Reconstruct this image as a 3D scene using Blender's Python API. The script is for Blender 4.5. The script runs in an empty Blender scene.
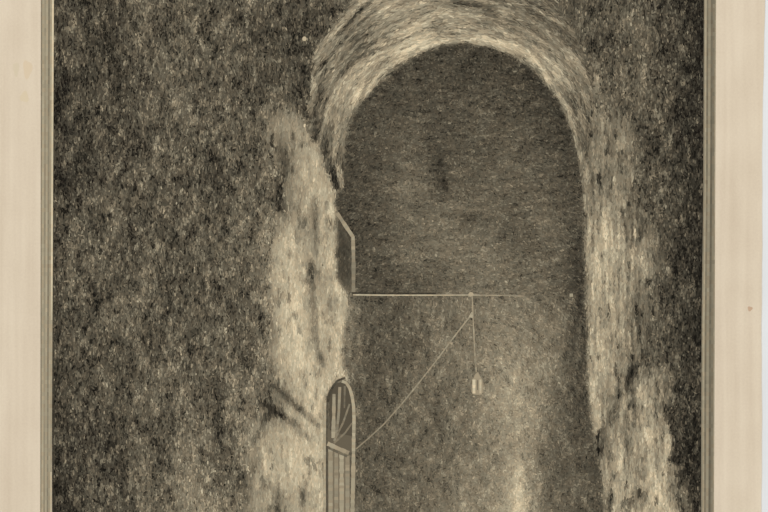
# An etching on a sheet of paper, hung flat against a light wall and photographed straight on.
# The print is flat in the real world too: its picture is made of thousands of small ink strokes
# lying on the sheet, each an ink deposit of its own tone (an etching's shading IS its ink).
import bpy, math
import numpy as np
from mathutils import Vector

rng = np.random.default_rng(11)
S = 0.0005                     # metres of paper per unit of the print's own coordinate grid
ZC = 1.5                       # height of the print's centre above the floor
scene = bpy.context.scene
C = scene.collection

# ------------------------------------------------------------------ camera, world, lights, exposure
cam_data = bpy.data.cameras.new('camera')
cam = bpy.data.objects.new('camera', cam_data)
C.objects.link(cam)
DIST = 0.95
cam.location = (0, -DIST, ZC)
cam.rotation_euler = (math.pi / 2, 0, 0)
cam_data.sensor_width = 36
cam_data.lens = 36 * (DIST - 0.0004) / (768 * S)
cam_data.clip_start = 0.01
scene.camera = cam

world = bpy.data.worlds.new('soft_room_light')
scene.world = world
world.use_nodes = True
bg = world.node_tree.nodes['Background']
bg.inputs[0].default_value = (1, 1, 1, 1)
bg.inputs[1].default_value = 0.50

def area(name, loc, size, power):
    d = bpy.data.lights.new(name, 'AREA')
    d.shape = 'SQUARE'; d.size = size; d.energy = power; d.color = (1, 1, 1)
    o = bpy.data.objects.new(name, d); C.objects.link(o)
    o.location = loc
    o.rotation_euler = (Vector((0, 0, ZC)) - Vector(loc)).to_track_quat('-Z', 'Y').to_euler()
area('copy_lamp', (-2.1, -2.1, ZC + 0.5), 0.9, 38)
area('copy_lamp', (2.1, -2.1, ZC + 0.5), 0.9, 39)

vs = scene.view_settings
scene.display_settings.display_device = 'sRGB'
vs.view_transform = 'Standard'; vs.look = 'None'; vs.gamma = 1.0
vs.exposure = 0.0; vs.use_curve_mapping = False
scene.render.filter_size = 3.2

# ------------------------------------------------------------------ helpers
def lin(c):
    c = max(0.0, min(1.0, c / 255.0))
    return c / 12.92 if c <= 0.04045 else ((c + 0.055) / 1.055) ** 2.4
def rgb(r, g, b): return (lin(r), lin(g), lin(b), 1)

def base_mat(name, col, rough=0.95):
    m = bpy.data.materials.new(name); m.use_nodes = True
    b = m.node_tree.nodes['Principled BSDF']
    b.inputs['Base Color'].default_value = col
    b.inputs['Roughness'].default_value = rough
    b.inputs['Specular IOR Level'].default_value = 0.0
    return m

def noise_mat(name, ca, cb, scale, detail=6, rough=0.95, fine=None):
    m = base_mat(name, ca, rough)
    nt = m.node_tree; N = nt.nodes; L = nt.links
    tc = N.new('ShaderNodeTexCoord'); mp = N.new('ShaderNodeMapping')
    mp.inputs['Scale'].default_value = scale
    nz = N.new('ShaderNodeTexNoise'); nz.inputs['Scale'].default_value = 1.0
    nz.inputs['Detail'].default_value = detail
    rp = N.new('ShaderNodeValToRGB')
    rp.color_ramp.elements[0].position = 0.3; rp.color_ramp.elements[0].color = ca
    rp.color_ramp.elements[1].position = 0.7; rp.color_ramp.elements[1].color = cb
    L.new(tc.outputs['Object'], mp.inputs['Vector']); L.new(mp.outputs[0], nz.inputs['Vector'])
    L.new(nz.outputs['Fac'], rp.inputs[0])
    L.new(rp.outputs[0], N['Principled BSDF'].inputs['Base Color'])
    return m

# ink tones, thin to heavy: 'warm' and 'cool' ink families
LV0, LVS, LVN = 26, 4, 48
INK = []
for fam, (kr, kg, kb) in (('warm', (1.057, 0.966, 0.798)), ('cool', (1.040, 0.972, 0.816))):
    for i in range(LVN):
        L_ = LV0 + i * LVS
        INK.append(base_mat('ink_%s_%03d' % (fam, L_), rgb(L_ * kr, L_ * kg, L_ * kb)))

def tone_index(Lv, fam):
    i = np.clip(np.round((Lv - LV0) / LVS), 0, LVN - 1).astype(int)
    return i + LVN * fam

def P(x, y, d):                # print grid -> world; d = height of the ink above the wall
    return ((x - 384) * S, -d, ZC + (256 - y) * S)

def make_mesh(name, verts, faces, mats, mi, parent):
    me = bpy.data.meshes.new(name)
    me.from_pydata(verts, [], faces)
    for m in mats: me.materials.append(m)
    if mi is not None: me.polygons.foreach_set('material_index', np.asarray(mi, dtype=np.int32))
    me.update()
    o = bpy.data.objects.new(name, me); C.objects.link(o)
    if parent is not None:
        o.parent = parent
        o.matrix_parent_inverse = parent.matrix_world.inverted()
    return o

def box(name, x0, x1, y0, y1, z0, z1, m, parent=None):
    v = [(x, y, z) for x in (x0, x1) for y in (y0, y1) for z in (z0, z1)]
    f = [(0, 1, 3, 2), (4, 6, 7, 5), (0, 4, 5, 1), (2, 3, 7, 6), (0, 2, 6, 4), (1, 5, 7, 3)]
    return make_mesh(name, v, f, [m], None, parent)

class Ink:                     # collects flat ink deposits, builds ONE mesh
    def __init__(s): s.v = []; s.f = []; s.m = []
    def poly(s, pts, Lv, fam=0, d=None):
        n = len(s.v)
        for p in pts: s.v.append(P(p[0], p[1], d))
        s.f.append(tuple(range(n, n + len(pts)))); s.m.append(int(tone_index(np.array(Lv), fam)))
    def build(s, name, parent): return make_mesh(name, s.v, s.f, INK, s.m, parent)

D0 = 0.00030                   # face of the sheet
# ------------------------------------------------------------------ the setting
wall_m = noise_mat('pale_grey_wall_paint', rgb(226, 227, 226), rgb(222, 223, 222), (40, 40, 40))
w = box('wall_back', -2.5, 2.5, 0.0, 0.12, 0, 3.0, wall_m); w['kind'] = 'structure'
floor_m = noise_mat('grey_floor_screed', rgb(150, 148, 144), rgb(138, 136, 132), (6, 6, 6))
f_ = box('floor', -2.5, 2.5, -3.0, 0.12, -0.1, 0.0, floor_m); f_['kind'] = 'structure'

# ------------------------------------------------------------------ the print
root = bpy.data.objects.new('etching_print', None); C.objects.link(root)
root.location = (0, 0, ZC)
root['label'] = 'old etching of a dark rock tunnel with hanging lantern on cream paper'
root['category'] = 'print'
bpy.context.view_layer.update()

# sheet: slightly askew like the photographed one
TOP, BOT = -118, 628           # paper
PT, PB = -58, 570              # etched plate
def skew(x, y): return x - 0.0056 * (y - 0) * (0.35 + 0.65 * (x / 768.0)) * 1.0
paper_m = base_mat('cream_laid_paper', rgb(215, 199, 174))
nt = paper_m.node_tree; N = nt.nodes; Lk = nt.links
tc = N.new('ShaderNodeTexCoord')
def noise_layer(scale, detail):
    mp = N.new('ShaderNodeMapping'); mp.inputs['Scale'].default_value = scale
    nz = N.new('ShaderNodeTexNoise'); nz.inputs['Scale'].default_value = 1; nz.inputs['Detail'].default_value = detail
    Lk.new(tc.outputs['Object'], mp.inputs['Vector']); Lk.new(mp.outputs[0], nz.inputs['Vector'])
    return nz
n1 = noise_layer((260, 1, 9), 3)       # long vertical fibres and faint streaks
n2 = noise_layer((55, 1, 40), 5)       # cloudy toning
n3 = noise_layer((900, 1, 900), 2)     # tooth
mx = N.new('ShaderNodeMath'); mx.operation = 'MULTIPLY_ADD'; mx.inputs[1].default_value = 0.42
Lk.new(n1.outputs['Fac'], mx.inputs[0])
m2 = N.new('ShaderNodeMath'); m2.operation = 'MULTIPLY'; m2.inputs[1].default_value = 0.34
Lk.new(n2.outputs['Fac'], m2.inputs[0]); Lk.new(m2.outputs[0], mx.inputs[2])
m3 = N.new('ShaderNodeMath'); m3.operation = 'MULTIPLY_ADD'; m3.inputs[1].default_value = 0.24
Lk.new(n3.outputs['Fac'], m3.inputs[0]); Lk.new(mx.outputs[0], m3.inputs[2])
rp = N.new('ShaderNodeValToRGB')
e = rp.color_ramp.elements
e[0].position = 0.30; e[0].color = rgb(205, 188, 164)
e[1].position = 0.66; e[1].color = rgb(223, 208, 184)
Lk.new(m3.outputs[0], rp.inputs[0]); Lk.new(rp.outputs[0], N['Principled BSDF'].inputs['Base Color'])

ys = np.linspace(TOP, BOT, 40)
xl = [skew(-9, y) + 0.5 * math.sin(y * 0.021) for y in ys]
xr = [761.7 + 3.4 * math.exp(-max(y, -60) / 95) + 0.25 * math.sin(y * 0.033) + 0.2 * math.sin(y * 0.11) for y in ys]
v = []; fc = []
for d in (D0, 0.0):
    for y, a, b in zip(ys, xl, xr): v += [P(a, y, d), P(b, y, d)]
n = len(ys)
for i in range(n - 1):
    a = 2 * i
    fc.append((a, a + 2, a + 3, a + 1)); b = a + 2 * n
    fc.append((b, b + 1, b + 3, b + 2))
    fc.append((a, b, b + 2, a + 2)); fc.append((a + 1, a + 3, b + 3, b + 1))
fc.append((0, 1, 2 * n + 1, 2 * n)); fc.append((2 * n - 2, 4 * n - 2, 4 * n - 1, 2 * n - 1))
sheet = make_mesh('paper_sheet', v, fc, [paper_m], None, root)
sheet['label'] = 'cream paper margin around the printed plate'

# foxing on the margins
def spot(cx, cy, r, col, name='foxing_spot', ry=None, d=0.00031):
    ry = ry or r
    pts = []
    for k in range(18):
        t = k * math.tau / 18; q = 1 + 0.18 * math.sin(3 * t + cx)
        pts.append(P(cx + r * q * math.cos(t), cy + ry * q * math.sin(t), d))
    o = make_mesh(name, pts, [tuple(range(18))], [base_mat('foxing', rgb(*col))], None, sheet)
    return o
spot(750, 308.7, 2.4, (194, 165, 138))
spot(27.5, 69, 4.5, (215, 196, 167), ry=9)
spot(16, 69, 3.0, (211, 196, 169), ry=7)
spot(24.5, 97, 4.2, (214, 197, 167), ry=5.5)

# ------------------------------------------------------------------ smooth noise on the print grid
def vnoise(x, y, sx, sy, seed):
    r = np.random.default_rng(seed); T = r.standard_normal((256, 256))
    u = x / sx + 1000.0; w_ = y / sy + 1000.0
    i = np.floor(u).astype(int); j = np.floor(w_).astype(int)
    a = u - i; b = w_ - j; a = a * a * (3 - 2 * a); b = b * b * (3 - 2 * b)
    g = lambda p, q: T[p % 256, q % 256]
    return (g(i, j) * (1 - a) + g(i + 1, j) * a) * (1 - b) + (g(i, j + 1) * (1 - a) + g(i + 1, j + 1) * a) * b

def inside(x, y, poly):
    r = np.zeros(x.shape, bool); n = len(poly)
    for k in range(n):
        x1, y1 = poly[k]; x2, y2 = poly[(k + 1) % n]
        if y1 == y2: continue
        c = ((y1 > y) != (y2 > y)) & (x < (x2 - x1) * (y - y1) / (y2 - y1) + x1)
        r ^= c
    return r

# ------------------------------------------------------------------ ink tone of each region, sampled along the print
def rows(txt):
    out = []
    for ln in txt.strip().splitlines():
        y, rest = ln.split('|'); y = float(y)
        for t in rest.split():
            a, b = t.split(':')
            if ',' in a: xx, yy = a.split(','); out.append((float(xx), float(yy), float(b)))
            else: out.append((float(a), y, float(b)))
    return np.array(out)

LEFT = rows('''
0|54:60 70:64 86:60 102:62 118:72 134:76 150:84 166:86 182:88 200:76 214:86 230:84 246:78 262:74 278:72 295:74 310:76 330:80
32|54:72 62:78 75:80 86:66 100:66 115:62 132:82 150:84 166:86 182:90 200:80 214:90 230:88 246:76 262:72 278:70 290:68 310:72 326:70
52|82:82 76:78 60:64 100:60 140:84 150:78 170:92 190:84 220:84 240:84 262:72 285:74 300:66
64|58:66 70:64 86:60 104:70 118:66 134:74 150:86 160:92 182:88 200:82 214:86 240:76 258:84 278:72 295:70 310:64
80|60:60 80:64 100:72 120:62 140:84 160:90 178:96 200:80 225:84 250:74 272:76 290:80 305:62
96|58:56 75:68 90:76 105:74 118:68 135:82 145:84 160:78 182:88 200:84 214:86 230:84 246:74 262:70 278:74 290:78 306:62
112|58:52 80:72 100:76 120:70 140:86 165:84 185:86 205:86 225:86 245:82 262:84 275:90 281:112 287:122 292:112 301:66 308:62
128|58:64 70:66 86:66 102:70 118:70 134:76 150:80 166:86 182:84 200:86 214:84 232:84 250:84 262:96 272:122 284:122 296:132 304:116 314:72 322:70
144|62:76 80:66 100:74 118:66 130:80 150:84 170:84 185:82 205:84 225:78 240:80 258:70 270:108 280:96 290:104 300:140 308:134 318:76 325:68
160|56:74 70:64 86:60 102:72 118:72 134:84 150:90 166:86 182:80 196:78 212:64 230:84 246:78 262:78 272:112 284:92 294:118 305:150 314:146 322:128 328:74
176|60:48 72:58 90:66 105:80 120:84 138:84 155:82 172:84 190:78 205:76 222:64 236:92 250:86 262:84 274:100 284:90 296:130 308:152 318:150 326:136
192|57:54 70:66 86:60 102:82 118:88 134:78 150:82 166:76 182:78 196:84 208:74 220:58 232:92 246:84 258:80 268:96 278:74 288:108 300:146 312:150 322:148 330:152
208|58:70 72:74 86:80 104:84 116:108 132:84 150:82 164:66 180:84 195:92 210:84 225:84 240:96 255:92 270:104 279:72 290:112 302:142 314:118 324:156 332:150
224|58:70 72:82 86:76 104:84 118:90 134:82 150:86 165:62 180:86 196:94 212:86 228:88 244:94 258:96 270:106 282:120 292:140 304:138 314:104 324:156 332:150
240|58:64 72:80 90:78 110:82 126:66 140:80 155:84 172:74 188:82 204:90 220:84 236:92 252:96 266:112 276:140 288:160 300:142 314:112 322:158 332:152
256|58:70 72:80 86:82 102:84 118:82 130:66 140:78 152:100 166:84 182:82 196:78 208:92 222:96 236:90 250:98 264:112 274:136 284:164 296:160 306:148 314:124 322:162 332:160
264|135:58 149:112 160:84 243:66 232:92
272|58:70 75:86 90:86 110:82 128:84 138:92 150:104 162:74 175:80 190:78 205:92 220:90 240:86 256:98 268:108 278:156 290:166 302:160 310:116 318:142 326:140 334:162
288|57:58 70:90 86:88 100:72 114:84 128:86 142:98 156:64 170:80 184:80 194:72 208:88 222:80 236:76 250:92 262:94 272:142 284:166 296:166 306:164 312:120 318:130 328:164 340:166
304|58:66 72:84 84:66 96:82 110:88 122:104 136:112 146:60 158:84 172:62 184:84 196:82 210:86 224:82 236:66 250:88 262:92 272:140 284:166 296:168 308:164 313:118 322:164 331:124 338:166 347:156
320|58:68 72:82 84:68 98:82 112:86 124:94 134:108 145:56 158:82 172:74 184:80 196:80 210:90 224:90 240:66 252:88 264:90 274:148 288:166 300:170 310:158 316:128 324:164 332:128 339:166 346:148
336|58:64 74:80 88:76 104:74 120:82 135:78 146:66 158:76 172:96 186:72 198:80 212:92 226:88 240:72 254:92 266:86 276:150 290:164 302:174 312:164 319:120 328:162 338:164 344:140
352|58:62 72:80 86:78 102:72 118:76 134:82 148:86 160:78 175:102 188:70 200:88 214:94 228:90 242:76 254:96 266:80 278:156 292:164 304:174 314:168 320:116 328:158 338:164
368|58:62 70:64 84:84 100:86 116:72 132:80 148:90 164:94 178:90 190:78 204:92 218:100 232:92 244:70 256:98 265:66 276:144 290:160 302:172 314:166 323:116 332:160 340:158
384|58:62 72:78 86:82 98:100 112:72 126:76 140:86 154:90 168:86 182:84 194:104 208:86 224:68 240:108 254:112 264:92 276:104 288:134 300:152 312:168 322:164
400|58:56 72:70 86:76 100:96 112:76 126:80 140:88 154:88 168:92 182:88 196:104 208:74 222:60 236:110 250:112 262:82 272:96 286:128 298:130 310:160 322:166
416|57:54 70:64 84:72 96:78 110:70 124:76 138:84 152:86 168:88 182:88 196:96 208:92 220:62 234:106 246:122 260:116 276:76 290:140 302:144 314:156 322:164
432|60:60 74:66 88:72 102:66 116:70 128:80 142:92 152:62 166:88 180:92 194:102 208:100 222:84 232:82 246:124 258:136 272:128 284:150 298:146 310:140 320:162
448|58:62 72:64 86:66 104:58 114:62 124:54 136:104 150:92 162:78 176:100 190:104 204:96 218:90 230:74 244:122 256:140 268:150 284:160 298:166 312:164 322:166
464|58:60 74:66 90:82 104:62 120:66 132:96 146:108 160:72 174:96 188:112 204:82 218:96 232:86 243:88 256:136 270:152 288:164 304:168 320:164
480|56:44 70:66 84:72 96:92 110:72 127:52 142:112 154:96 164:80 178:112 192:124 206:82 220:96 232:88 243:72 256:122 270:154 288:160 304:168 320:164
496|57:44 68:52 82:72 96:78 112:74 126:60 142:110 158:90 174:104 190:124 204:126 218:108 232:112 242:84 256:132 272:140 278:102 290:150 303:120 312:150 322:158
512|57:54 68:52 84:78 100:72 116:76 128:86 144:100 160:90 176:110 190:116 204:130 218:112 232:106 241:84 256:132 270:140 278:108 290:146 304:128 314:154 322:156
560|57:54 84:78 116:76 144:98 176:108 204:124 232:112 256:130 290:144 320:154
-58|54:60 102:62 150:80 200:76 246:78 295:74 330:80
''')

RIGHT = rows('''
-58|560:80 600:78 632:90 680:54 700:48
0|570:84 580:88 600:80 610:92 620:76 632:96 642:84 650:74 664:66 680:54 700:48
12|576:90 590:84 606:88 615:78 629:112 640:92 652:76 668:70 684:60 700:46
32|592:84 604:76 618:80 630:98 638:96 648:72 656:86 668:60 682:62 700:48
48|590:78 598:72 612:78 622:92 636:88 648:96 657:100 668:58 682:60 690:62 700:46
64|596:78 604:82 612:86 624:96 634:92 645:82 655:80 664:56 678:76 690:58 700:46
76|590:108 597:128 604:80 614:82 626:92 640:100 648:78 660:62 670:64 677:82 690:56 700:46
92|588:112 598:110 606:78 618:80 630:86 640:102 650:78 662:66 674:70 686:52 700:46
108|586:112 594:92 602:104 612:86 622:80 634:88 642:90 654:74 666:70 680:66 690:50 702:48
122|588:108 600:128 608:110 618:96 632:92 644:76 656:76 668:76 682:66 694:54 702:46
136|586:80 592:84 599:122 606:106 614:104 624:116 631:110 635:66 646:74 656:76 668:66 682:58 694:54 702:46
152|586:84 594:112 602:116 610:110 616:96 624:112 630:118 635:64 648:82 656:72 664:72 680:60 694:56 702:46
164|585:88 592:108 600:114 608:104 616:92 624:112 630:116 635:70 648:86 656:90 668:74 682:64 694:52 702:46
180|586:98 594:116 602:96 608:116 618:112 626:118 632:96 640:72 650:84 660:70 672:64 684:68 696:50 703:44
192|588:112 595:126 601:86 608:126 616:128 624:120 632:100 640:82 650:74 660:82 672:76 684:66 696:54 703:44
208|586:122 594:136 600:112 608:138 616:136 622:120 630:92 638:82 648:98 656:76 664:88 676:72 690:54 703:44
220|585:128 594:138 602:132 610:150 618:146 626:120 632:78 642:98 650:88 657:62 668:76 680:62 692:50 703:44
236|585:130 594:144 602:142 610:154 618:150 626:112 634:90 644:110 652:92 660:86 666:60 680:56 692:50 703:44
250|585:132 594:148 604:150 612:152 622:136 630:112 640:116 650:108 660:104 668:72 680:56 692:52 703:44
264|586:130 594:152 604:156 612:150 620:128 630:136 640:132 650:120 657:112 664:62 676:52 690:48 703:44
280|587:124 594:150 604:150 612:144 622:144 632:120 640:112 648:108 658:78 668:84 678:70 690:50 703:44
296|588:136 596:152 605:130 613:152 622:148 630:126 636:90 644:108 652:88 662:88 672:70 680:74 692:50 703:44
312|587:146 596:148 606:138 616:146 624:142 632:116 640:92 648:98 656:112 664:78 674:80 684:56 696:48 703:44
328|588:136 596:146 606:144 616:144 624:134 634:104 642:98 650:112 656:78 666:62 676:80 686:54 696:48 703:44
344|589:134 598:152 608:152 616:148 624:124 634:100 644:92 650:112 658:74 668:70 678:78 690:54 703:44
360|590:140 600:156 609:144 617:142 625:118 632:96 640:108 648:92 658:88 668:74 676:86 690:56 703:44
376|590:152 600:146 608:140 617:146 624:122 632:68 640:96 650:96 658:112 668:118 674:96 684:60 696:50 703:44
392|592:154 600:118 606:112 614:126 620:128 626:112 634:128 640:110 648:150 656:106 664:104 672:60 684:58 696:48 703:44
408|593:156 602:124 607:112 614:140 620:118 630:124 634:84 640:124 648:154 655:106 662:116 670:64 682:56 696:48 703:44
424|594:152 602:120 608:110 614:138 620:128 626:96 634:128 642:134 650:158 656:120 664:122 672:58 684:58 696:48 703:44
440|597:128 604:78 610:128 618:146 625:120 632:128 638:136 648:162 656:124 664:136 671:58 684:54 696:48 703:44
456|597:96 604:92 611:144 619:152 626:102 634:146 642:120 649:162 657:132 665:150 673:58 684:58 696:48 703:44
472|600:96 606:128 613:152 620:156 628:124 636:148 642:88 650:160 659:140 667:154 676:52 684:58 696:48 703:44
488|602:110 608:118 616:154 624:160 632:116 640:140 648:164 657:156 666:148 674:108 679:56 685:90 694:52 703:44
504|604:110 610:112 618:154 626:164 634:136 641:118 650:164 660:164 670:158 678:104 681:60 685:116 694:54 703:44
570|606:110 618:150 634:136 650:160 665:160 680:84 690:56 703:46
''')

ARCH = rows('''
-58|330:80 380:84 440:82 500:80 560:78
-24|345:92 380:110 420:116 460:108 500:98 540:90 570:80
0|352:118 366:148 384:146 404:132 424:132 444:128 462:112 480:112 500:100 520:102 540:98 560:92
12|345:130 356:104 370:122 386:152 400:140 416:128 432:136 448:126 464:120 478:128 490:92 504:116 520:104 534:96 548:92 562:88 574:80
24|334:138 346:112 358:96 370:142 386:136 400:126 414:146 428:152 444:140 458:152 470:148 486:134 500:140 514:116 526:96 540:112 554:98 566:84
36|320:138 330:130 344:112 356:104 366:80 378:142 386:100 398:128 412:150 426:156 440:96 454:110 470:142 486:134 498:152 512:136 524:144 536:120 548:118 560:96 572:82
48|317:142 324:118 336:132 348:118 358:80 370:122 380:128 392:146 408:158 430:150 450:138 470:148 494:140 510:156 526:146 540:140 552:112 562:110 572:92
62|316:148 322:92 330:128 342:82 354:118 366:132 378:150 392:160 520:150 532:148 544:148 554:120 562:126 572:104
78|314:150 320:110 326:92 334:122 344:138 356:128 366:144 376:154 536:140 546:148 556:136 564:120 574:106
92|313:148 318:74 326:104 334:134 344:140 354:132 364:150 548:136 556:152 566:140 574:116 582:104
106|309:110 314:68 320:72 326:112 332:138 338:120 345:146 352:150 360:150 558:142 566:156 574:132 584:110
122|306:70 312:66 320:78 327:120 331:132 336:112 341:140 346:146 351:140 568:152 576:134 586:108
140|312:66 319:72 325:82 329:124 333:128 336:100 340:142 345:146 574:142 580:126 588:96
156|322:64 327:84 331:130 334:116 337:90 341:140 345:132 576:118 583:108
170|330:76 335:84 339:98 342:118 345:96 578:100 584:96
186|334:76 338:78 342:82 580:90
''')

TUN = rows('''
48|430:64 450:66 470:64 490:64 505:66
64|410:66 430:68 450:74 470:66 490:70 510:66 525:60
80|392:68 410:76 430:72 450:76 470:72 490:78 510:70 530:66 542:58
96|368:68 384:72 400:76 420:76 440:74 460:78 480:80 500:76 520:70 540:66 554:58
112|356:66 372:76 388:74 404:80 420:82 440:78 460:82 480:84 500:78 520:76 540:72 560:62
128|350:70 364:78 380:76 396:86 412:88 428:78 444:76 460:82 480:88 500:86 520:80 540:74 560:68 568:60
144|348:72 362:76 378:78 394:90 408:100 424:86 440:76 456:84 472:84 490:84 508:90 526:84 544:76 560:70 574:66
160|346:70 360:74 376:72 392:84 408:94 424:82 438:62 452:88 468:76 484:84 500:92 516:96 532:88 548:82 562:74 576:66
176|346:68 360:74 376:74 392:88 408:104 422:110 434:80 441:58 454:92 470:88 486:90 502:96 518:92 534:92 550:86 564:76 577:68
192|346:68 360:74 376:78 392:96 408:110 424:102 436:86 443:60 456:98 472:102 488:98 504:92 520:94 536:92 552:90 566:76 578:70
208|346:66 360:74 376:82 392:92 408:104 424:100 440:104 456:104 472:94 488:96 504:94 520:86 536:98 552:96 566:84 578:72
224|344:60 360:76 376:76 392:84 408:96 424:104 440:108 456:100 466:82 480:98 496:92 512:86 528:88 542:104 554:106 568:84 580:74
240|344:56 362:78 378:84 394:92 410:102 426:110 442:108 458:106 474:108 490:104 506:92 522:86 538:86 552:98 566:90 580:78
256|344:54 362:78 378:86 394:92 410:104 426:106 442:108 458:112 474:114 490:112 506:106 522:96 538:92 554:88 568:82 582:74
270|344:54 362:78 376:72 390:78 406:96 422:96 438:100 454:108 470:108 486:112 502:104 518:100 532:108 546:102 560:88 572:78 582:70
284|346:58 362:76 378:76 394:82 410:90 426:94 442:98 458:104 474:108 490:104 506:102 522:100 536:106 550:100 562:82 574:76 584:66
291|348:70 362:74 378:72 394:70 410:72 426:76 440:88 456:98 474:104 490:104 510:102 530:84 545:82 560:78 574:78 584:66
300|349:140 354:116 362:92 378:88 394:94 410:98 426:106 442:102 458:110 474:112 490:118 506:120 520:128 532:112 546:106 558:102 572:80 584:66
312|348:138 353:112 362:88 378:88 392:88 402:80 416:98 430:100 446:108 462:110 478:112 494:120 510:112 522:100 534:108 546:104 556:116 566:96 576:74 586:64
324|347:128 352:100 362:84 378:86 394:78 408:94 424:100 440:104 456:106 472:108 488:124 504:126 518:114 530:112 544:110 552:122 560:106 570:82 580:70 586:66
336|347:128 352:96 362:84 378:82 394:86 410:90 424:94 440:106 456:112 472:112 488:124 504:122 520:122 534:118 546:116 553:124 562:92 574:82 586:68
352|346:126 351:96 362:86 378:84 394:86 408:86 424:96 440:108 456:114 472:118 488:122 502:134 518:128 532:118 546:122 555:130 564:94 576:88 588:72
368|347:116 352:90 364:86 378:84 394:92 410:94 424:104 440:110 456:114 472:116 488:128 502:144 518:146 532:122 546:118 556:112 566:94 578:84 589:72
384|360:86 372:88 386:90 400:96 416:104 432:106 448:110 464:114 480:122 494:134 508:146 522:150 536:128 548:112 560:102 572:88 584:76
400|362:84 376:86 390:92 404:98 420:100 436:98 452:106 468:106 484:130 498:142 512:142 526:144 538:122 550:108 562:92 574:86 586:74
416|362:80 376:86 390:96 404:100 420:100 436:90 448:102 464:108 478:118 492:130 506:138 520:142 532:136 544:116 556:100 568:90 580:76 592:70
432|362:82 376:88 390:96 404:96 420:106 436:92 452:106 466:102 480:114 494:130 508:134 520:144 530:142 542:112 554:98 566:92 578:78 592:70
448|362:84 376:92 390:92 404:94 420:104 436:98 452:104 466:106 480:118 494:128 506:126 518:136 530:136 542:108 554:92 566:92 578:82 594:72
464|362:88 376:92 390:92 404:100 420:112 436:104 452:102 466:130 480:124 494:118 506:130 515:158 524:142 536:114 548:96 560:88 574:82 594:74
480|362:88 376:92 390:94 404:94 420:106 436:104 452:114 468:118 482:118 496:124 508:140 516:168 525:144 538:110 550:94 562:94 576:84 598:78
496|362:90 376:94 390:92 404:96 420:98 436:110 450:116 466:124 482:118 496:132 508:142 518:178 528:146 540:106 552:96 564:96 578:86 600:80
512|362:92 376:94 390:94 404:96 420:102 436:114 452:118 468:122 484:126 498:136 508:150 519:184 529:152 542:106 554:98 568:94 582:88 602:82
570|362:92 404:96 452:118 498:136 519:180 542:106 582:88 602:82
''')

def interp(x, y, smp, s1=7.5, s2=22.0):
    out = np.empty(x.shape)
    X, Y, V = smp[:, 0], smp[:, 1], smp[:, 2]
    for a in range(0, len(x), 4096):
        dx = x[a:a + 4096, None] - X; dy = (y[a:a + 4096, None] - Y) * 0.85
        d2 = dx * dx + dy * dy
        w_ = np.exp(-d2 / (2 * s1 * s1)) + 0.012 * np.exp(-d2 / (2 * s2 * s2)) + 1e-7 / (1 + d2)
        out[a:a + 4096] = (w_ * V).sum(1) / w_.sum(1)
    return out

# ------------------------------------------------------------------ outlines of the printed regions
INNER = [(343, 186), (344, 160), (346, 140), (349, 124), (354, 113), (364, 99), (373, 88), (384, 79), (399, 66), (412, 57), (424, 51),
         (446, 45), (464, 43.5), (484, 45.5), (498, 49), (509, 53.5), (529, 66), (544, 80), (559, 100), (569, 122), (576, 145), (580, 165),
         (583, 200), (584, 230), (585.5, 270), (586, 300), (587, 340), (588, 384), (590, 410), (594, 436), (599, 470), (603, 500), (606, 580)]
OPENING = [(357, 580), (357, 450), (355, 400), (348, 380), (343, 366), (344, 345), (344, 326), (349, 306), (347, 292), (338, 281),
           (336, 255), (337, 213), (335, 197)] + INNER
OUTER = [(309, 118), (311, 98), (314, 75), (316.5, 50), (322, 40), (332, 26), (347, 9), (357, -6), (380, -20), (420, -30), (460, -32), (500, -26),
         (530, -16), (552, 0), (570, 22), (582, 46), (590, 72), (592, 100), (591, 130), (588, 165), (584, 195), (576, 195),
         (560, 190), (345, 190), (336, 190), (331, 178), (325, 160), (318, 142), (311, 128)]
BUTTL = [(286, 104), (296, 116), (309, 133), (316, 146), (325, 165), (333, 190), (337, 212), (336, 255), (338, 281), (347, 292), (349, 306), (344, 326),
         (344, 345), (343, 366), (338, 376), (330, 388), (326, 402), (325, 580), (246, 580), (248, 440), (262, 410), (272, 385),
         (272, 340), (270, 290), (274, 250), (280, 220), (286, 190), (276, 160), (266, 140), (266, 116), (276, 112)]
BUTTR = [(593, 112), (604, 116), (628, 120), (633, 150), (629, 185), (640, 205), (664, 236), (662, 262), (652, 290), (656, 312),
         (648, 345), (640, 372), (668, 372), (667, 440), (676, 470), (683, 580), (606, 580), (603, 500), (599, 470), (594, 436), (588, 384), (586, 300), (584, 230), (582, 190), (585, 140)]
SHUTTER = [(337, 214), (353, 237), (353, 291), (346, 291), (338, 281), (336, 255)]
GATE = [(325, 580), (325.5, 404), (328, 392), (334, 382), (341, 378), (348, 381), (354, 394), (356.5, 412), (356, 580)]

NAMES = ['rock_face', 'rock_face.001', 'archway', 'lit_buttress', 'lit_buttress.001', 'tunnel_vault', 'tunnel_wall', 'window_recess', 'gate_opening']
def classify(x, y):
    jx = 1.6 * vnoise(x, y, 4, 6, 71); jy = 1.6 * vnoise(x, y, 4, 5, 72)
    r = np.where(x < 452, 0, 1)
    X, Y = x + jx, y + jy
    r = np.where(inside(X, Y, OUTER), 2, r)
    r = np.where(inside(x + 2.5 * jx, y + 2.5 * jy, BUTTL), 3, r)
    r = np.where(inside(x + 2.5 * jx, y + 2.5 * jy, BUTTR), 4, r)
    op = inside(x + 0.3 * jx, y + 0.3 * jy, OPENING)
    r = np.where(op, np.where(y < 294.5, 5, 6), r)
    r = np.where(inside(x, y, SHUTTER), 7, r)
    r = np.where(inside(x, y, GATE), 8, r)
    return r

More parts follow.
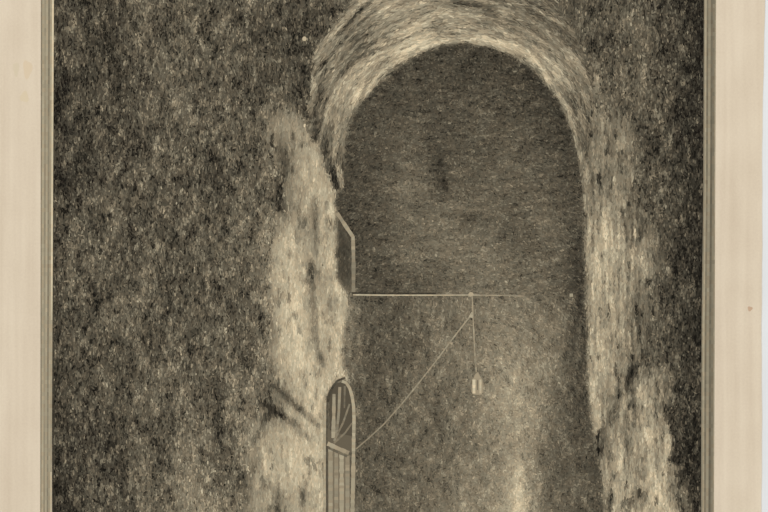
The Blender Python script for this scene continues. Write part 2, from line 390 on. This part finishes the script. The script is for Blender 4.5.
LB = LEFT[~((LEFT[:, 0] > 300) & ~inside(LEFT[:, 0], LEFT[:, 1], BUTTL))]
inR = inside(RIGHT[:, 0], RIGHT[:, 1], BUTTR)
RO = RIGHT[~(inR & (RIGHT[:, 1] > 385))]; RB = RIGHT[inR | (RIGHT[:, 1] < 385)]
SETS = [LEFT, RO, ARCH, LB, RB, TUN, TUN, TUN, TUN]
SIG = [31, 29, 24, 15, 19, 20, 20, 8, 10]
def tone(x, y, r):
    L = np.zeros(x.shape)
    for k in range(9):
        m = r == k
        if not m.any(): continue
        L[m] = interp(x[m], y[m], SETS[k]) + (4, 1, 4, 14, 9, 1, 2, 14, 4)[k]
    # dark seams and light veins that belong to the drawing
    for (x0, y0, x1, y1, wd, dl) in SEAMS:
        dl = dl * 1.6 if dl < 0 and wd < 5 else dl
        ux, uy = x1 - x0, y1 - y0; ln = math.hypot(ux, uy); ux /= ln; uy /= ln
        t = np.clip((x - x0) * ux + (y - y0) * uy, 0, ln)
        d2 = (x - x0 - t * ux) ** 2 + (y - y0 - t * uy) ** 2
        L = L + dl * np.exp(-d2 / (2 * wd * wd))
    L = L + np.where(L > 105, 0.16 * (L - 105), 0)
    return L
SEAMS = [(577, 235, 580, 400, 7, -10), (275, 386, 300, 409, 1.7, -52), (300, 409, 318, 426, 1.7, -40), (264, 404, 283, 416, 2.2, -44), (283, 416, 297, 426, 1.7, -40), (300, 432, 312, 440, 1.8, -25), (272, 411, 280, 414, 2.6, -10),
         (441, 160, 445, 188, 1.5, -16), (517.5, 462, 519, 514, 2.4, 26), (319.5, 357, 320, 359, 2.0, -40), (302, 491, 303, 500, 1.3, -30),
         (330, 300, 331, 324, 1.6, -32), (279, 180, 280, 208, 2.4, -26), (283, 150, 286, 175, 2.6, -22), (272, 316, 274, 345, 1.6, -14),
         (319, 352, 324, 366, 1.6, -24), (310, 262, 313, 300, 1.7, -32), (318, 272, 320, 286, 1.6, -20), (313, 302, 317, 350, 1.7, -30), (315, 196, 316, 255, 1.3, -26), (300, 190, 299, 232, 1.4, -18), (330, 268, 333, 300, 1.1, -16),
         (278, 492, 278, 512, 1.3, -25), (303, 490, 303, 506, 1.3, -30), (243, 470, 244, 486, 2, -12),
         (604, 428, 597, 438, 1.6, -30), (604, 438, 600, 452, 1.4, -22), (646, 352, 632, 372, 1.8, -26), (632, 372, 620, 396, 1.5, -30), (620, 396, 606, 424, 1.5, -20),
         (597, 68, 600, 92, 2.8, 34), (645, 62, 638, 104, 1.6, 24), (602, 98, 598, 150, 2.4, 14), (621, 118, 621, 152, 2.8, 14), (630, 125, 631, 165, 1.8, 20),
         (648, 376, 650, 440, 2.4, 16), (650, 440, 664, 512, 5.0, 16), (618, 450, 627, 512, 4.0, 14), (664, 420, 670, 470, 2.2, 16), (684, 486, 686, 514, 1.8, 40), (593, 385, 596, 430, 2.4, 16), (626, 415, 628, 450, 1.4, -16), (642, 468, 642, 478, 2, -26), (634, 400, 635, 420, 1.6, -22),
         (632, 366, 628, 390, 2.2, -20), (628, 376, 612, 400, 1.6, -16), (611, 350, 612, 336, 1.4, -30),
         (466, 216, 474, 220, 2, -12), (60, 176, 66, 186, 4, -8), (340, 72, 384, 34, 1.6, -22),
         (318, 78, 320, 100, 1.4, -14), (436, 32, 470, 36, 1.5, -18), (484, 10, 500, 20, 1.5, -22), (322, 30, 352, 2, 1.5, 12),
         (626, 440, 629, 472, 1.4, -18), (655, 440, 657, 470, 1.5, -20), (613, 470, 609, 512, 1.6, -18), (640, 490, 643, 512, 1.6, -16),
         (630, 300, 629, 330, 1.5, -16), (640, 330, 641, 360, 1.6, -14), (602, 280, 602, 300, 1.3, -14), (625, 225, 630, 245, 2, -10),
         (311, 114, 316, 52, 1.5, 24), (320, 90, 324, 62, 1.3, -16), (343, 24, 364, 4, 1.4, -18), (366, 24, 400, 30, 1.6, -10), (346, 62, 364, 42, 1.3, -12),
         (452, 10, 490, 9, 1.5, -12), (440, 20, 470, 24, 2.5, 12), (392, 52, 430, 30, 2.5, 14)]
RIM = [(458 + (a - 458) * 1.045, 165 + (b - 165) * 1.045) for a, b in INNER[2:20]]
SEAMS += [(*RIM[i], *RIM[i + 1], 2.6, 15) for i in range(2, 15)]

# flow of the needle work: direction of strokes at a point
def flow(x, y, r):
    n = len(x)
    a = np.full(n, math.pi / 2) + rng.normal(0, 0.17, n)
    cross = rng.random(n)
    a = np.where((cross < 0.15) & (r <= 1), rng.uniform(0, math.pi, n), a)
    # arch: tangent to the ring
    th = np.arctan2(y - 165, (x - 458) * 1.05)
    tang = th + math.pi / 2
    a = np.where(r == 2, tang + rng.normal(0, 0.22, n), a)
    # vault: shallow horizontal courses sagging at the sides
    hv = (x - 455) / 115.0
    a = np.where(r == 5, 0.45 * hv * np.abs(hv) + rng.normal(0, 0.30, n) + np.where(cross < 0.28, math.pi / 2, 0), a)
    # lower wall: mostly upright needle work on the left, curved courses on the right
    th2 = np.arctan2(y - 400, x - 470) + math.pi / 2
    a = np.where(r == 6, np.where((x > 485) & (y < 380) & (cross < 0.7), th2, np.where(cross < 0.3, 0.1, math.pi / 2)) + rng.normal(0, 0.35, n), a)
    return a

# ------------------------------------------------------------------ lay the ink
parts = {k: Ink() for k in range(9)}
XL = lambda y: 53.6 - 0.0045 * y          # left limit of the etched picture
XR = lambda y: np.interp(y, [-60, 0, 190, 320, 512, 580], [704.5, 704.2, 703.5, 701.9, 701.3, 701.2])
# plate tone: a thin film of ink wiped over the whole plate
CS = 2.0
gx = np.arange(52, 706, CS); gy = np.arange(PT, PB, CS)
GX, GY = [q.ravel() for q in np.meshgrid(gx, gy)]
cx, cy = GX + CS / 2, GY + CS / 2
keep = (cx + CS / 2 > XL(cy) + 0.01) & (cx - CS / 2 < XR(cy) - 0.01); GX, GY, cx, cy = GX[keep], GY[keep], cx[keep], cy[keep]
R = classify(cx, cy)
TX, TY = np.meshgrid(np.arange(48, 712, 1.5), np.arange(PT - 4, PB + 4, 1.5))
TG = tone(TX.ravel(), TY.ravel(), classify(TX.ravel(), TY.ravel())).reshape(TX.shape)
KER = np.array([0.05, 0.25, 0.40, 0.25, 0.05])          # the needle work runs a little past each outline
for ax in (0, 1):
    pad = np.pad(TG, [(2, 2) if ax == q_ else (0, 0) for q_ in (0, 1)], mode='edge')
    TG = sum(KER[q_] * np.take(pad, np.arange(q_, q_ + TG.shape[ax]), axis=ax) for q_ in range(5))
def tone_at(x, y):
    u = np.clip((x - 48) / 1.5, 0, TG.shape[1] - 1.001); w_ = np.clip((y - PT + 4) / 1.5, 0, TG.shape[0] - 1.001)
    i = u.astype(int); j = w_.astype(int); a = u - i; b = w_ - j
    return (TG[j, i] * (1 - a) + TG[j, i + 1] * a) * (1 - b) + (TG[j + 1, i] * (1 - a) + TG[j + 1, i + 1] * a) * b
Lf = tone_at(cx, cy) - 2 + rng.normal(0, 4, len(cx))
fam = (rng.random(len(cx)) < 0.5).astype(int)
for x, y, r, L_, fm in zip(GX, GY, R, Lf, fam):
    q = parts[r]; x0 = max(x, XL(y + CS / 2)); x1 = min(x + CS, XR(y + CS / 2))
    q.poly([(x0, y), (x0, y + CS), (x1, y + CS), (x1, y)], L_, fm, D0 + 0.000010)

NST = 190000
x = rng.uniform(54, 704, NST); y = rng.uniform(PT, PB, NST)
R = classify(x, y)
L0 = tone_at(x, y)
ang = flow(x, y, R)
sig = np.array(SIG)[R]
mid = vnoise(x, y, 2.6, 6.0, 5) * 0.50 + vnoise(x, y, 6.5, 10, 6) * 0.50
rad = np.hypot((x - 458) * 1.05, y - 165); arc = np.arctan2(y - 165, (x - 458) * 1.05) * 120
mid = np.where(R == 2, 0.95 * vnoise(rad + 5 * vnoise(arc, rad, 40, 30, 31), arc, 3.2, 30, 32) + 0.35 * vnoise(rad, arc, 2.2, 9, 33), mid)
mid = np.where(R == 5, 0.45 * vnoise(x, y + 0.0012 * (x - 455) ** 2, 11, 2.4, 34) + 0.30 * vnoise(x, y, 5, 5, 35), mid)
mid = np.where((R == 3) | (R == 4), 0.62 * vnoise(x, y, 2.6, 16, 36) + 0.45 * vnoise(x, y, 5, 9, 37), mid)
Lw = L0 + sig * (0.70 * rng.standard_normal(NST) + mid)
clump = vnoise(x, y, 3.4, 8.5, 41) * 0.75 + vnoise(x, y, 8, 15, 42) * 0.65
Lw -= np.where((R == 3) | (R == 4), np.where(R == 4, 62, 46) * np.clip(clump - 0.62, 0, 1.1), 0)
Lw -= np.where(R <= 1, 20 * np.clip(clump - 0.5, 0, 1.2), 0)
lean = x - 0.13 * np.clip(y - 420, 0, 200)
mid = None
Lw += np.where(R == 4, 15 * vnoise(lean, y, 2.3, 26, 51), 0)
r6 = np.hypot(x - 480, y - 400); a6 = np.arctan2(y - 400, x - 480) * 70
Lw += np.where((R == 6) & (x > 470) & (y < 400), 7 * vnoise(r6, a6, 2.6, 20, 52), 0)
Lw += np.where((R == 6) & (x < 470), 6 * vnoise(x, y, 2.2, 9, 53), 0)
# bright pinholes of paper between the lines
Lw += np.where(rng.random(NST) < 0.03, rng.uniform(10, 34, NST), 0) * np.where((R == 0) | (R == 1), 1, 0.6)
ln = rng.uniform(2.0, 5.0, NST) * np.where(R == 2, 1.7, 1.0) * np.where((R == 3) | (R == 4), 1.3, 1.0) * np.where((R == 5) | (R == 6), 0.85, 1.0)
wd = rng.uniform(0.85, 1.6, NST)
fam = (rng.random(NST) < np.clip(0.5 + 0.35 * vnoise(x, y, 6, 6, 9), 0.05, 0.95)).astype(int)
dep = D0 + rng.uniform(0.000016, 0.00006, NST)
ok = (x > XL(y) + 0.8) & (x < XR(y) - 0.8)
ca, sa = np.cos(ang), np.sin(ang)
for i in np.nonzero(ok)[0]:
    hx, hy = ca[i] * ln[i] / 2, sa[i] * ln[i] / 2
    wx, wy = -sa[i] * wd[i] / 2, ca[i] * wd[i] / 2
    X, Y = x[i], y[i]
    pts = [(X - hx, Y - hy), (X - hx * .5 + wx, Y - hy * .5 + wy), (X + hx * .5 + wx, Y + hy * .5 + wy),
           (X + hx, Y + hy), (X + hx * .5 - wx, Y + hy * .5 - wy), (X - hx * .5 - wx, Y - hy * .5 - wy)]
    lo, hi = XL(Y), XR(Y)
    pts = [(min(max(p[0], lo), hi), p[1]) for p in pts]
    parts[R[i]].poly(pts, Lw[i], int(fam[i]), dep[i])

PLAB = {0: 'dark hatched rock face left of the tunnel, darkest at the border', 1: 'very dark hatched rock face along the right border',
        2: 'pale round arch of rock framing the tunnel mouth', 3: 'pale sunlit rock buttress left of the tunnel',
        4: 'pale sunlit rock buttress right of the tunnel', 5: 'dark vaulted upper tunnel above the lamp bar',
        6: 'lower tunnel wall with a pale glow at the bottom', 7: 'dark window recess beside the left buttress', 8: None}
built = {}
for k in range(8):
    o = parts[k].build(NAMES[k], root); built[k] = o
    o['label'] = PLAB[k]

# ------------------------------------------------------------------ drawn details: bands made of short quads with their own tone
DEP = [0]
def band(ink, pts, w0, L_, w1=None, jit=5, d=0.00038, step=3.0, wob=0.15):
    w1 = w1 if w1 is not None else w0
    DEP[0] += 1; d += (DEP[0] % 12) * 2.0e-6
    seg = []
    tot = sum(math.dist(pts[i], pts[i + 1]) for i in range(len(pts) - 1))
    acc = 0
    for i in range(len(pts) - 1):
        a, b = pts[i], pts[i + 1]; l = math.dist(a, b); n = max(1, int(round(l / step)))
        for k in range(n):
            t = k / n; seg.append((a[0] + (b[0] - a[0]) * t, a[1] + (b[1] - a[1]) * t, (acc + l * t) / tot))
        acc += l
    seg.append((pts[-1][0], pts[-1][1], 1.0))
    n = len(seg); E = []
    for i, (px, py, t) in enumerate(seg):
        p0 = seg[max(0, i - 1)]; p1 = seg[min(n - 1, i + 1)]
        tx, ty = p1[0] - p0[0], p1[1] - p0[1]; l = math.hypot(tx, ty) or 1
        h = (w0 + (w1 - w0) * t) / 2 * (1 + rng.normal(0, wob * .5))
        E.append(((px - ty / l * h, py + tx / l * h), (px + ty / l * h, py - tx / l * h), t))
    for i in range(n - 1):
        a, b = E[i], E[i + 1]
        Lq = L_(a[2]) if callable(L_) else L_
        ink.poly([a[0], b[0], b[1], a[1]], Lq + rng.normal(0, jit), int(rng.random() < .5), d)

def drawn(name, parent, specs, label=None):
    q = Ink()
    for s_ in specs: band(q, **s_)
    o = q.build(name, parent)
    if label: o['label'] = label
    return o

# window frame standing open in the recess
drawn('window_frame', built[7], [dict(pts=[(337, 213), (341, 219), (347, 228), (353, 237), (353.6, 262), (353.4, 292)], w0=3.6, w1=3.8, L_=lambda t: 140 + 14 * math.sin(t * 6))],
      'pale frame of the window')
# gate: dark opening with parts
gate = parts[8].build('gate', root); gate['label'] = 'arched wooden gate standing in the left buttress'
gd = 0.00040
drawn('gate_frame', gate, [dict(pts=[(342, 381.2), (346, 382.8), (349.6, 388), (352, 396), (353.6, 406), (354.0, 418), (353.6, 445), (353.2, 475), (352.4, 512), (352.2, 568)], w0=3.0, w1=4.8, L_=lambda t: 164 - 12 * t, d=gd + 0.000005),
                           dict(pts=[(325.2, 400), (324.6, 440), (324.8, 568)], w0=2.4, L_=160, d=gd),
                           dict(pts=[(327.2, 396), (326.8, 440), (326.9, 568)], w0=1.5, L_=lambda t: 84, d=gd),
                           dict(pts=[(327.6, 402), (329.6, 393.5), (333, 386.5), (337.6, 380.6), (345, 377.8)], w0=2.9, w1=2.0, L_=74, d=gd)], 'pale arched gate frame')
drawn('gate_rail', gate, [dict(pts=[(327.5, 443.5), (337, 448), (349, 453)], w0=4.2, L_=lambda t: 164 - 22 * t, d=gd + 0.00001),
                          dict(pts=[(328, 447.6), (338, 452.4), (347, 456.4)], w0=2.2, L_=102, d=gd + 0.00001)], 'slanting pale rail across the gate')
fp = Ink()
for (pts, L_) in (([(327.5, 428), (327.5, 443), (338, 448), (351, 453), (352.5, 436), (341, 434)], 100), ([(329.5, 394), (337, 383), (345, 382), (350, 392), (352, 404), (352, 436), (341, 434), (330, 430)], 84)):
    fp.poly(pts, L_, 0, 0.000385)
fp.build('fan_panel', gate)
gp = Ink(); gp.poly([(328, 447), (328, 568), (350, 568), (350, 455)], 116, 0, 0.000383); gp.build('gate_panel', gate)
for spec in (dict(pts=[(333.2, 438), (333.8, 416), (334.0, 394)], w0=4.2, w1=3.0, L_=lambda t: 158 - 12 * t),
             dict(pts=[(336.4, 436), (338.8, 412), (339.8, 387)], w0=2.6, w1=3.0, L_=lambda t: 132 + 14 * t),
             dict(pts=[(334, 441), (343, 423), (349.6, 404)], w0=2.2, w1=1.8, L_=126),
             dict(pts=[(334, 443), (345, 433), (352, 423)], w0=2.0, w1=1.6, L_=122),
             dict(pts=[(344.4, 408), (344.8, 386)], w0=1.6, w1=2.0, L_=112)):
    drawn('fan_bar', gate, [dict(d=gd, **spec)])
for xa, wda, La in ((330.5, 3.6, 132), (336.2, 3.0, 122), (341.6, 3.4, 142), (347.4, 3.2, 126)):
    drawn('gate_plank', gate, [dict(pts=[(xa, 447 + (xa - 327) * .44), (xa + .1, 500), (xa, 568)], w0=wda + 0.8, L_=La + 16, d=gd)])

# iron bar across the tunnel
bar = drawn('lamp_bar', root, [dict(pts=[(353, 294.8), (384, 295.2), (430, 295.2), (471, 295.0), (520, 295.6)], w0=1.35, w1=1.2,
                             L_=lambda t: 176 if t < .62 else 172 - 110 * (t - .62)),
                       dict(pts=[(352, 293.0), (400, 293.4), (436, 293.4)], w0=1.4, L_=58),
                       dict(pts=[(520, 295.6), (548, 295.6), (569, 296)], w0=1.0, L_=100), dict(pts=[(515, 295.8), (524, 296.4), (529, 300)], w0=2.0, w1=2.2, L_=136, d=0.00039), dict(pts=[(569.6, 295.2), (573, 295.2)], w0=3, L_=158, d=0.00039)], 'pale iron bar spanning the tunnel')
kn = Ink(); kn.poly([(471 + 2.6 * math.cos(t), 294.4 + 2.4 * math.sin(t)) for t in np.linspace(0, math.tau, 10, endpoint=False)], 172, 0, 0.00041)
kn.build('pulley', bar)
# rope down to the gate
drawn('rope', root, [dict(pts=[(471, 315), (452, 339.5), (436, 361), (418, 384), (400, 406), (384, 424), (370, 437), (356, 449)], w0=1.5, w1=1.3, L_=lambda t: 156 - 24 * t, jit=5),
                     dict(pts=[(472.3, 312), (470.6, 317.5)], w0=1.8, w1=4.0, L_=166, d=0.00043)], 'thin pale rope slanting down to the gate')
# lantern on its cord
lan = Ink()
lan.poly([(474.0, 377), (471.8, 380), (471.4, 392), (474, 394.6), (480.4, 395), (483, 392.6), (482.6, 380), (480.4, 377)], 150, 0, 0.00040)
lantern = lan.build('lantern', root); lantern['label'] = 'small glowing lantern hanging from the bar'
drawn('cord', lantern, [dict(pts=[(472.2, 296), (473.2, 320), (474.6, 350), (476.4, 373)], w0=1.45, d=0.00041, L_=lambda t: 156 - 10 * t, jit=6)], 'thin pale lantern cord')
q = Ink(); q.poly([(476.4, 372), (473.4, 378.2), (481, 378.2), (477.8, 372)], 152, 0, 0.00041); q.build('lantern_cap', lantern)
for xa, wda, La in ((474.0, 3.0, 192), (480.4, 2.2, 170)):
    drawn('lantern_glass', lantern, [dict(pts=[(xa, 379.5), (xa, 393.5)], w0=wda, L_=La + 6, d=0.000435)], 'bright lantern pane')
drawn('lantern_post', lantern, [dict(pts=[(477.5, 380), (477.5, 390)], w0=1.1, L_=116, d=0.000445)])
# a chink of white in the rock
q = Ink(); q.poly([(304.4 + 2.2 * math.cos(t), 38.8 + 2.4 * math.sin(t)) for t in np.linspace(0, math.tau, 10, endpoint=False)], 176, 0, 0.00040)
q.build('paper_fleck', built[0])

# ------------------------------------------------------------------ plate mark: the bevelled edge pressed around the picture
pm = Ink()
def edge(profile, at, d=0.00037):
    for y0 in np.arange(PT - 10, PB + 10, 4.0):
        for (a, b, L_) in profile:
            k = L_(y0) if callable(L_) else L_
            k = k + rng.normal(0, 3.0) + 5 * math.sin(y0 * 0.021 + a) 
            pm.poly([(at(a, y0), y0), (at(a, y0 + 4), y0 + 4), (at(b, y0 + 4), y0 + 4), (at(b, y0), y0)], k, int(rng.random() < .6), d)
def fade(y):      # the blank hairline inside the left border is filled with ink low down
    return 154 if 318 < y < 470 else (198 - 24 * max(0, min(1, (y - 260) / 60)) if y < 330 else 176)
edge([(40.9, 42.2, 128), (42.2, 44.4, 158), (44.4, 46.2, 140), (46.2, 48.2, 158), (48.2, 50.0, 128), (50.0, 52.0, 152), (52.0, 53.9, fade)],
     lambda p, y: (p - 40.9) / 13.0 * (XL(y) + 0.3 - 40.9 + 0.0012 * y) + 40.9 - 0.0012 * y)
edge([(703.9, 705.2, 134), (705.2, 706.6, 156), (706.6, 708.4, 118), (708.4, 710.8, 140), (710.8, 712.8, 104), (712.8, 714.8, 120), (714.8, 716.0, 140)],
     lambda p, y: XR(y) - 0.2 + (p - 703.9) / 12.1 * (716.0 - 0.004 * y - XR(y) + 0.2))
for y0, y1, L_ in ((PT - 10, PT - 4, 122), (PT - 4, PT, 150), (PB, PB + 5, 140), (PB + 5, PB + 10, 120)):
    for x0 in np.arange(53, 704, 7.0):
        pm.poly([(x0, y0), (x0, y1), (x0 + 7, y1), (x0 + 7, y0)], L_ + rng.normal(0, 2.5), 1, 0.00032)
pmo = pm.build('plate_mark', root); pmo['label'] = 'grey bevelled plate edge with thin ruled lines'
